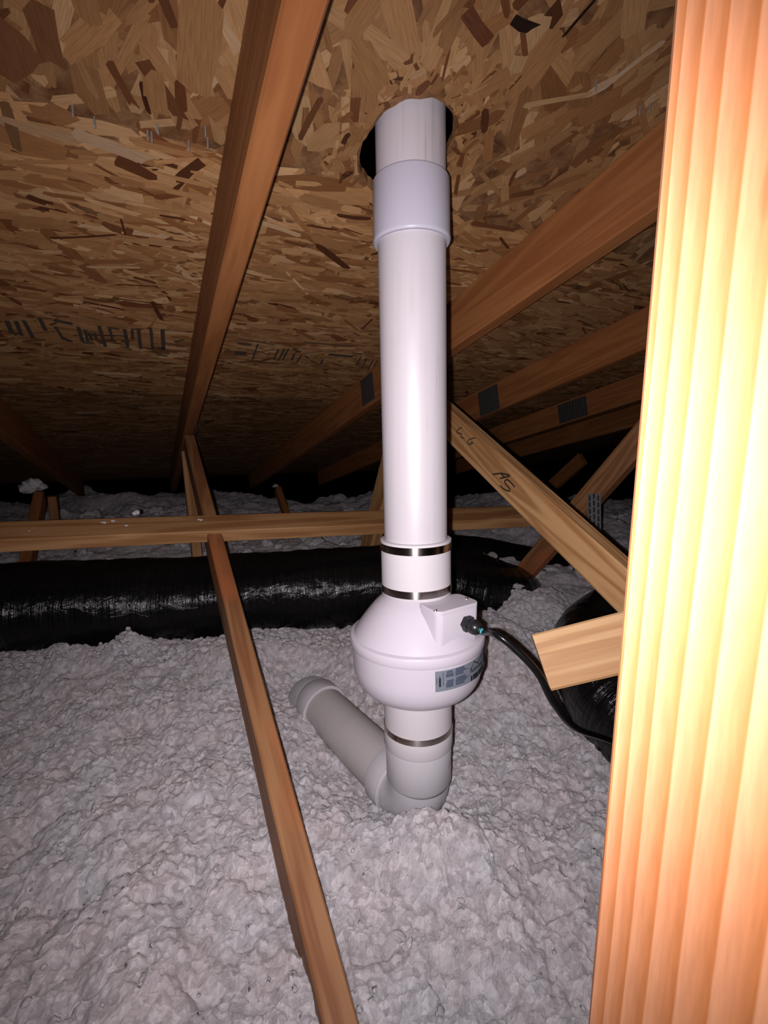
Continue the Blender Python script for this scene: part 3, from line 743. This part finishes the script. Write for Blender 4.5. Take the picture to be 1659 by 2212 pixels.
patch(60, 1560, 0, 1, .0006, V, Fc, 28)
stk = mesh_obj('rating_sticker', V, Fc, M['label'], fan, origin=cyl(ang_of(700), .5, 0), smooth=True)
stk['label'] = 'grey rating sticker with dark print'
V, Fc = [], []
for r_ in [(320, 460, .06, .16), (300, 480, .18, .36), (320, 480, .50, .62), (300, 470, .62, .86), (530, 740, .03, .14), (520, 780, .15, .26), (520, 720, .27, .38), (760, 850, .22, .26),
           (540, 770, .46, .58), (520, 800, .58, .74), (520, 740, .75, .86), (800, 880, .60, .64), (1390, 1540, .02, .62)]:
    patch(*r_, .0010, V, Fc)
mesh_obj('sticker_print', V, Fc, M['ink_blue'], stk, origin=V[0], kind='stuff')
V, Fc = [], []
for r_ in [(140, 186, .36, .76), (150, 176, .28, .36), (158, 168, .22, .28), (88, 98, .30, .62), (232, 242, .08, .74), (900, 945, .72, .97), (960, 1110, .70, .97), (1120, 1195, .68, .93), (1200, 1280, .66, .92),
           (1312, 1345, .34, .66), (1300, 1357, .26, .34), (1318, 1340, .18, .26)]:
    patch(*r_, .0012, V, Fc)
roof = [(905, .34), (960, .20), (1000, .05), (1060, .16), (1110, .27), (1170, .16), (1250, .04)]
for (xa, ta), (xb, tb) in zip(roof, roof[1:]):
    i0 = len(V); V += [cyl(ang_of(xa), ta, .0012), cyl(ang_of(xa), ta + .06, .0012), cyl(ang_of(xb), tb + .06, .0012), cyl(ang_of(xb), tb, .0012)]; Fc.append((i0, i0 + 1, i0 + 2, i0 + 3))
txt = bpy.data.curves.new('sticker_text', 'FONT'); txt.body = 'RadonAway'; txt.size = 1.0; txt.resolution_u = 2; txt.offset = 0.018
to = bpy.data.objects.new('sticker_text', txt); COL.objects.link(to)
bpy.context.view_layer.update()
dg = bpy.context.evaluated_depsgraph_get(); tm = to.evaluated_get(dg).to_mesh()
tv = np.array([v.co[:2] for v in tm.vertices]); tf = [tuple(p.vertices) for p in tm.polygons]
x0, x1 = tv[:, 0].min(), tv[:, 0].max(); y0, y1 = tv[:, 1].min(), tv[:, 1].max()
i0 = len(V)
for (x, y) in tv:
    s = (x - x0) / (x1 - x0); t = (y - y0) / (y1 - y0)
    a = ang_of(895) + (ang_of(1262) - ang_of(895)) * s; V.append(cyl(a, .64 - .33 * t, .0012))
Fc += [tuple(i0 + k for k in f) for f in tf]
to.evaluated_get(dg).to_mesh_clear(); bpy.data.objects.remove(to)
mesh_obj('sticker_print', V, Fc, M['ink'], stk, origin=V[0], kind='stuff')

lc = thing('rubber_coupling', axis(Z['l_bot']), 'white rubber coupling with one steel band under the fan', 'pipe coupling')
RL = 0.0648
vlathe('sleeve', [(Z['l_bot'], RP), (Z['l_bot'], RL - .0006), (Z['l_bot'] + .003, RL + .0008), (Z['ls_b'] - .003, RL + .0006), (Z['ls_b'], RL - .0002), (Z['ls_a'], RL - .0004), (Z['l_top'] - .01, RL - .0008), (Z['l_top'] - .002, RL - .001), (Z['l_top'] - .002, RP)], M['rubber'], lc)
clamp(Z['ls_b'], Z['ls_a'], RL - .0002, lc, 2.1)

# offset run lying in the insulation
E0 = axis(0.292)
E1 = Wp(0.352, 1.185, 0.292)
od = E1 - E0; od[2] = 0; OLEN = np.linalg.norm(od); od /= OLEN
off = thing('offset_pipe', E0 - ZV * 0.06, 'grey offset pipe with two elbows half sunk in the insulation', 'pipe')
RH, RE = 0.0628, 0.0590
def bend(c, din, dout, rb, r, n=12, m=48):
    """quarter bend: comes along din, leaves along dout, axes meeting at c"""
    pts = []; ctr = c - din * rb + dout * rb
    for k in range(n + 1):
        a = k / n * math.pi / 2
        pts.append(ctr - dout * rb * math.cos(a) + din * rb * math.sin(a))
    return sweep(pts, r, n=m, caps=False)
def hub(name, base, d, L, parent, mat=None, shoulder=True):
    pr = [(-.004, RE - .0015), (0, RE + .0008), (.005, RH), (L - .003, RH), (L - .0006, RH - .0008), (L, RH - .002), (L, RP - .0005)]
    V, Fc = lathe(pr, base, d, n=64); o = mesh_obj(name, V, Fc, mat or M['grey_fit'], parent, origin=base); smooth_sharp(o, 32); return o
rb = 0.058
V, Fc = bend(E0, -AX, od, rb, RE); el1 = mesh_obj('elbow', V, Fc, M['grey_fit'], off, origin=E0, smooth=True)
hub('elbow_hub', E0 + AX * rb, AX, (axis(Z['hubt']) - E0) @ AX - rb, el1)
hub('elbow_hub', E0 + od * rb, od, 0.046, el1)
V, Fc = lathe([(rb + .03, RP), (OLEN - rb - .03, RP)], E0, od, n=64)
op = mesh_obj('pipe_section', V, Fc, M['grey_pipe'], off, origin=E0 + od * .1, smooth=True)
V, Fc = bend(E1, od, -ZV, rb, RE); el2 = mesh_obj('elbow', V, Fc, M['grey_fit'], off, origin=E1, smooth=True)
hub('elbow_hub', E1 - od * rb, -od, 0.050, el2, mat=M['grey_fit'])
hub('elbow_hub', E1 - ZV * rb, -ZV, 0.050, el2)
# thin hub rings in paler white; the near one paints the shoulder's glint
for base, d, par in ((E1 - od * (rb + .048), -od, el2), (E0 + od * (rb + .0015), od, el1)):
    V, Fc = lathe([(0, RH - .001), (.0005, RH + .0009), (.0035, RH + .0009), (.004, RP)], base, d, n=64)
    smooth_sharp(mesh_obj('hub_lip', V, Fc, M['rubber'], par, origin=base), 30)
ma = math.radians(68); mv = [axis(z) + (EX * math.sin(a) - np.cross(AX, EX) * math.cos(a)) * (RH + .0006) for z, a in
      ((Z['hubb'] + .016, ma - .10), (Z['hubb'] + .020, ma - .10), (Z['hubb'] + .034, ma + .16), (Z['hubb'] + .030, ma + .16))]
mesh_obj('moulded_mark', mv, [(0, 1, 2, 3)], M['ink_blue'], el1, origin=mv[0])

# ------------------------------------------------------------------ power cable
cp = [gc + gd * .026, gc + gd * .034, at_f(1070, 1369, .672), at_f(1115, 1404, .655), at_f(1163, 1456, .645), at_f(1197, 1520, .65), at_f(1243, 1572, .69), at_f(1315, 1598, .79), at_f(1420, 1640, .88), at_f(1560, 1700, .95)]
V, Fc = sweep(catmull(cp, 10), 0.0056, n=14)
cb = mesh_obj('power_cable', V, Fc, M['cable'], None, origin=cp[0], smooth=True)
tag(cb, 'black power cable curving from the fan gland down to the right', 'cable')

# ------------------------------------------------------------------ flexible ducts
def duct(name, pts, R, label, n=56, step=0.010, amp=1.0, band=None):
    P = catmull(pts, 40)
    d = np.cumsum([0] + [np.linalg.norm(P[i + 1] - P[i]) for i in range(len(P) - 1)])
    ss = np.arange(0, d[-1], step); Pa = np.array(P)
    Q = np.stack([np.interp(ss, d, Pa[:, k]) for k in range(3)], 1)
    ph = RS.rand(12) * 6.28
    prev = None; V = []; UVs = []
    for i, s in enumerate(ss):
        t = Q[min(i + 1, len(Q) - 1)] - Q[max(i - 1, 0)]; t = t / np.linalg.norm(t)
        if prev is None: _, e1, e2 = frame_of(t)
        else:
            e1 = prev - t * (prev @ t); e1 /= np.linalg.norm(e1); e2 = np.cross(t, e1)
        prev = e1
        for k in range(n):
            a = 2 * math.pi * k / n
            r = R * (1 + amp * (.016 * math.sin(2 * a + 3 * s + ph[0]) + .012 * math.sin(s * 21 + ph[1] + .7 * math.sin(3 * a)) + .010 * math.sin(s * 83 + 2 * math.sin(2 * a + ph[3])) * (0.6 + .4 * math.sin(s * 9 + ph[2]))
                            + .010 * math.sin(5 * a + 11 * s + ph[4])))
            V.append(Q[i] + r * (e1 * math.cos(a) + e2 * math.sin(a)))
    Fc = [(i * n + k, i * n + (k + 1) % n, (i + 1) * n + (k + 1) % n, (i + 1) * n + k) for i in range(len(ss) - 1) for k in range(n)]
    root = thing(name, Q[len(Q) // 2] - ZV * R, label, 'duct', 'flexible ducts')
    o = mesh_obj('duct_jacket', V, Fc, M['duct'], root, origin=Q[len(Q) // 2], smooth=True)
    ul = o.data.uv_layers.new(name='UVMap')
    uv = np.empty((len(Fc), 4, 2), np.float32)
    for fi, f in enumerate(Fc):
        i, k = divmod(fi, n); uv[fi] = ((ss[i], k / n * 2), (ss[i], (k + 1) / n * 2), (ss[i + 1], (k + 1) / n * 2), (ss[i + 1], k / n * 2))
    ul.data.foreach_set('uv', uv.ravel())
    if band:
        for sb in band:
            i = int(sb / step); V2 = []; m = 4
            for j in range(m):
                c = np.array(V[(i + j) * n:(i + j + 1) * n]); q = Q[i + j]; V2 += [q + (v - q) * (1.012 if 0 < j < m - 1 else .985) for v in c]
            F2 = [(a * n + k, a * n + (k + 1) % n, (a + 1) * n + (k + 1) % n, (a + 1) * n + k) for a in range(m - 1) for k in range(n)]
            mesh_obj('duct_strap', V2, F2, M['black'], root, origin=Q[i], smooth=True)
    return root
duct('flexible_duct', [at_f(-420, 1340, 1.30), at_f(-200, 1330, 1.36), at_f(0, 1318, 1.43), at_f(300, 1302, 1.51), at_f(600, 1282, 1.60), at_f(820, 1266, 1.66), at_f(960, 1268, 1.70), at_f(1060, 1290, 1.80), at_f(1115, 1312, 1.95), at_f(1165, 1390, 2.0)],
     0.152, 'long black plastic wrapped duct lying behind the web, left of the pipe', band=[1.93])
duct('flexible_duct', [at_f(880, 1203, 2.36), at_f(960, 1205, 2.35), at_f(1060, 1216, 2.32), at_f(1200, 1246, 2.28), at_f(1330, 1280, 2.25), at_f(1480, 1305, 2.2)],
     0.125, 'farther black plastic duct right of the pipe, behind the tan web')
duct('flexible_duct', [at_f(1420, 1290, 1.9), at_f(1330, 1330, 1.62), at_f(1275, 1390, 1.34), at_f(1300, 1475, 1.12), at_f(1385, 1570, .98), at_f(1500, 1660, .90), at_f(1700, 1760, .82)],
     0.112, 'black plastic duct under the pale board by the post')

# small black cap beside the web
cc = at_f(586, 1549, 1.16)
cd_ = np.array([0.25, -0.75, 0.62]); cd_ /= np.linalg.norm(cd_)
cap = thing('round_cap', cc - cd_ * .03, 'small black round cap half hidden behind the red-brown web', 'cap')
V, Fc = lathe([(-.03, .0235), (.004, .0235), (.006, .0215), (.002, .0190), (.001, .0188)], cc, cd_, n=32, cap0=True)
smooth_sharp(mesh_obj('cap_rim', V, Fc, plain('cap_rim_grey', (.28, .29, .32), .4), cap, origin=cc), 40)
V, Fc = lathe([(.0, .0205), (.003, .0200), (.003, .0150), (.0055, .0142), (.0055, .0001)], cc, cd_, n=32)
smooth_sharp(mesh_obj('cap_face', V, Fc, plain('cap_navy_black', (.012, .014, .03), .3), cap, origin=cc), 40)

# ------------------------------------------------------------------ loose-fill insulation
def hash2(ix, iy, s):
    h = (ix.astype(np.int64) * 374761393 + iy.astype(np.int64) * 668265263 + s * 974634777) & 0x7fffffff
    h = ((h ^ (h >> 13)) * 1274126177) & 0x7fffffff
    h = ((h ^ (h >> 16)) * 668265263) & 0x7fffffff
    return (h ^ (h >> 15)) % 100003 / 100003.0
def vnoise(x, y, s):
    ix, iy = np.floor(x), np.floor(y); fx, fy = x - ix, y - iy
    fx = fx * fx * (3 - 2 * fx); fy = fy * fy * (3 - 2 * fy); ix = ix.astype(int); iy = iy.astype(int)
    a, b, c, d = hash2(ix, iy, s), hash2(ix + 1, iy, s), hash2(ix, iy + 1, s), hash2(ix + 1, iy + 1, s)
    return (a * (1 - fx) + b * fx) * (1 - fy) + (c * (1 - fx) + d * fx) * fy
def fbm(x, y, s, o=4):
    r = 0; a = 1; t = 0
    for k in range(o): r = r + a * vnoise(x, y, s + k); t += a; a *= .5; x = x * 2.03; y = y * 2.03
    return r / t
def worley(x, y, s):
    ix, iy = np.floor(x).astype(int), np.floor(y).astype(int); best = np.full(x.shape, 9.0)
    for dx in (-1, 0, 1):
        for dy in (-1, 0, 1):
            jx, jy = ix + dx, iy + dy
            d = (jx + hash2(jx, jy, s) - x) ** 2 + (jy + hash2(jx, jy, s + 50) - y) ** 2
            best = np.minimum(best, d)
    return np.sqrt(best)
def base_h(x, y):
    h = np.interp(y, [0.0, .6, .95, 1.1, 1.35, 1.7, 1.95, 2.3, 2.9, 3.4, 4.4], [.245, .255, .275, .292, .350, .335, .38, .41, .455, .48, .50])
    g = lambda cx, cy, sx, sy, a: a * np.exp(-((x - cx) / sx) ** 2 - ((y - cy) / sy) ** 2)
    h = h + g(-.45, .85, .38, .5, .035) + g(-.30, .45, .16, .25, .020)
    # hollow round the offset pipe
    ex, ey = E0[0], E0[1]; t = np.clip((x - ex) * od[0] + (y - ey) * od[1], .14, OLEN + .03)
    dd = np.hypot(x - ex - od[0] * t, y - ey - od[1] * t)
    h = h - (.052 + .02 * np.clip((t - .3) / .2, 0, 1)) * np.exp(-(dd / .115) ** 2)
    h = h + g(ex + .01, ey - .10, .13, .075, .058)
    h = h + g(.52, 1.62, .15, .12, .095) + g(.63, 1.72, .05, .06, .05) + g(.34, 1.30, .16, .16, .075)
    h = h + g(-.93, 1.30, .10, .05, .05) + g(-.78, 1.34, .06, .05, .05) + g(-1.4, 1.2, .3, .1, -.02)
    return h + (fbm(x * 2.3 + 4, y * 2.3, 91, 3) - .45) * np.clip((y - 1.9) * .35, 0, .26)
def billow(x, y, s): return np.abs(2 * (.65 * vnoise(x, y, s) + .35 * vnoise(x * 1.93 + 5, y * 1.93, s + 7)) - 1)
def full_h(x, y, fine=1.0):
    wx = (fbm(x * 30, y * 30, 3) - .5) * .012; wy = (fbm(x * 30 + 31, y * 30, 4) - .5) * .012
    X, Y = x + wx, y + wy
    h = base_h(x, y) + (fbm(x * 3.1, y * 3.1, 11) - .5) * .06 + (fbm(x * 10, y * 10, 13, 3) - .5) * .045
    d = lambda f, k: np.clip(1 - 1.1 * worley(X * f, Y * f, k) ** 2, 0, 1)
    h = h + .016 * d(13, 20) + .014 * d(27, 21) + .0085 * d(55, 22) + .0060 * fine * d(92, 23) + .0040 * fine * d(150, 24) + .004 * fine * (vnoise(x * 230, y * 230, 77) - .5)
    return h + (fbm(X * 75, Y * 75, 31, 2) - .5) * .010 * fine - .024
Vs = []; Fs = []; cnt = 0
def patch_grid(x0, x1, y0, y1, st, fine):
    global cnt
    nx, ny = int((x1 - x0) / st) + 1, int((y1 - y0) / st) + 1
    X, Y = np.meshgrid(np.linspace(x0, x1, nx), np.linspace(y0, y1, ny))
    Hh = full_h(X, Y, fine)
    k = .010 * fine
    X2 = X + (fbm(X * 36, Y * 36, 61) - .5) * 2 * k; Y2 = Y + (fbm(X * 36 + 9, Y * 36, 62) - .5) * 2 * k
    V = np.stack([X2, Y2, Hh], -1).reshape(-1, 3)
    idx = np.arange(nx * ny).reshape(ny, nx)
    Fq = np.stack([idx[:-1, :-1], idx[:-1, 1:], idx[1:, 1:], idx[1:, :-1]], -1).reshape(-1, 4) + cnt
    Vs.append(V); Fs.append(Fq); cnt += len(V)
patch_grid(-1.25, 0.95, 0.12, 1.75, 0.0032, 1.0)
patch_grid(-2.6, -1.245, 0.12, 1.75, 0.016, .6)
patch_grid(0.945, 2.6, 0.12, 1.75, 0.016, .6)
patch_grid(-3.2, 3.2, 1.745, 4.0, 0.013, .8)
# puffs lying on the surface
ico_v = []; ico_f = []
import bmesh
bm = bmesh.new(); bmesh.ops.create_icosphere(bm, subdivisions=2, radius=1.0)
icv = np.array([v.co[:] for v in bm.verts]); icf = np.array([[v.index for v in f.verts] for f in bm.faces]); bm.free()
bm = bmesh.new(); bmesh.ops.create_icosphere(bm, subdivisions=3, radius=1.0)
icv3 = np.array([v.co[:] for v in bm.verts]); icf3 = np.array([[v.index for v in f.verts] for f in bm.faces]); bm.free()
Ft = []
def puffs(n, xr, yr, s0, s1, pts=None, lift=0.2):
    global cnt
    if pts is None:
        x = RS.uniform(*xr, n); y = RS.uniform(*yr, n); z = full_h(x, y)
    else: x, y, z = pts; n = len(x)
    sz = s0 * np.exp(RS.rand(n) ** 2 * math.log(s1 / s0))
    for i in range(n):
        big = sz[i] > .009
        vv = icv3 if big else icv; ff = icf3 if big else icf
        rr = np.ones(len(vv))
        for o_, (fq, am) in enumerate(((2.0, .26), (4.2, .22), (8.5, .18), (15.0, .10))[:4 if big else 3]):
            rr = rr + am * np.abs(np.sin(vv @ (RS.randn(3) * fq) + RS.rand() * 6.28)) * np.sin(vv @ (RS.randn(3) * fq * .8) + RS.rand() * 6.28)
        sc = np.array([RS.uniform(.8, 1.5), RS.uniform(.8, 1.3), RS.uniform(.5, .9)])
        q = vv * rr[:, None] * sc * sz[i]; a = RS.rand() * 6.28
        q = np.stack([q[:, 0] * math.cos(a) - q[:, 1] * math.sin(a), q[:, 0] * math.sin(a) + q[:, 1] * math.cos(a), q[:, 2]], 1)
        Vs.append(q + [x[i], y[i], z[i] + lift * sz[i]]); Ft.append(ff + cnt); cnt += len(q)
puffs(1300, (-1.15, .95), (.25, 1.5), .0025, .0068, lift=-.1)
def clumps(cx, cy, n, sp, s0, s1, up):
    xs = cx + np.clip(RS.randn(n), -1.1, 1.1) * sp; ys = cy + np.clip(RS.randn(n), -1, 1) * sp * .5
    puffs(0, None, None, s0, s1, pts=(xs, ys, full_h(xs, ys) + np.clip(np.abs(RS.randn(n)), 0, 1.1) * up * np.exp(-((xs - cx) / sp) ** 2)), lift=.1)
for k in range(34):
    cx = RS.uniform(-1.15, -.08); clumps(cx, 1.33 + (cx + .6) * .17 + RS.randn() * .02, 9, .022, .006, .016, RS.uniform(.004, .028))
for k in range(16):
    clumps(RS.uniform(.22, .60), RS.uniform(1.35, 1.68), 9, .020, .006, .014, RS.uniform(.004, .022))
xs = RS.uniform(-2.2, 1.6, 240); ys = RS.uniform(1.9, 3.0, 240)
puffs(0, None, None, .012, .045, pts=(xs, ys, full_h(xs, ys)), lift=.05)
Vall = np.concatenate(Vs).astype(np.float32); Fq = np.concatenate(Fs); Fk = np.concatenate(Ft)
me = bpy.data.meshes.new('loose_insulation')
me.vertices.add(len(Vall)); me.vertices.foreach_set('co', Vall.ravel())
nl = Fq.size + Fk.size
me.loops.add(nl); me.loops.foreach_set('vertex_index', np.concatenate([Fq.ravel(), Fk.ravel()]).astype(np.int32))
me.polygons.add(len(Fq) + len(Fk))
me.polygons.foreach_set('loop_start', np.concatenate([np.arange(len(Fq)) * 4, Fq.size + np.arange(len(Fk)) * 3]).astype(np.int32))
me.polygons.foreach_set('use_smooth', [True] * (len(Fq) + len(Fk)))
me.update(calc_edges=True); me.validate()
me.materials.append(M['insul'])
ins = bpy.data.objects.new('loose_insulation', me); COL.objects.link(ins)
tag(ins, 'white fluffy loose-fill insulation covering the attic floor', 'insulation'); ins['kind'] = 'stuff'

# ------------------------------------------------------------------ stray tufts on the timber
def tuft(c, size, label, group=None, seeds=3, flat=.7):
    V = []; Fc = []; n0 = 0
    for k in range(seeds):
        o = RS.randn(3) * size * .5; o[2] *= .5
        rr = 1 + .2 * np.sin(icv @ (RS.randn(3) * 2.4) + 1) + .16 * np.sin(icv @ (RS.randn(3) * 4)) + .1 * np.sin(icv @ (RS.randn(3) * 8))
        q = icv * rr[:, None] * size * RS.uniform(.6, 1.0) * [1, 1, flat] + np.asarray(c) + o
        V += q.tolist(); Fc += (icf + n0).tolist(); n0 += len(q)
    o = mesh_obj('insulation_tuft', V, Fc, M['insul'], None, origin=c, smooth=True)
    return tag(o, label, 'insulation tuft', group)
def on_brace(x, y):
    return brace_pt(x, y) + bn * 0.0205
for (x, y, s, l) in [(295, 1119, .011, 'largest insulation fluff, standing on the top edge of the brace'), (226, 1139, .006, 'left of two close insulation flecks on the brace'),
                  (248, 1137, .006, 'right of two close insulation flecks on the brace'), (433, 1133, .006, 'insulation fleck on the brace where the web crosses under it'),
                  (274, 1146, .005, 'tiny insulation fleck below the two close ones on the brace'), (75, 1158, .008, 'insulation fluff nearest the left end of the brace')]:
    tuft(brace_pt(x, y + 4) + bn * .0235, s * .85, l, 'fluff on the brace')
pp_ = brace_pt(690, 1135) + bn * .022
tuft(pp_, .0065, 'single whitish fleck on the brace close to the pipe', seeds=2)
tuft(at_p(76, 1046, TR[0] + .02), .040, 'grey insulation clump perched on the far left web', seeds=8)
tuft(at_p(594, 1050, TR[2] + .02), .018, 'faint insulation clump in the dark behind the brace', seeds=4)
r_ = at_p(607, 1729, TR[1] + .02); tuft(r_ + np.array([0, 0, .002]), .006, 'white fluff stuck on the web below the offset pipe', seeds=2, flat=.4)
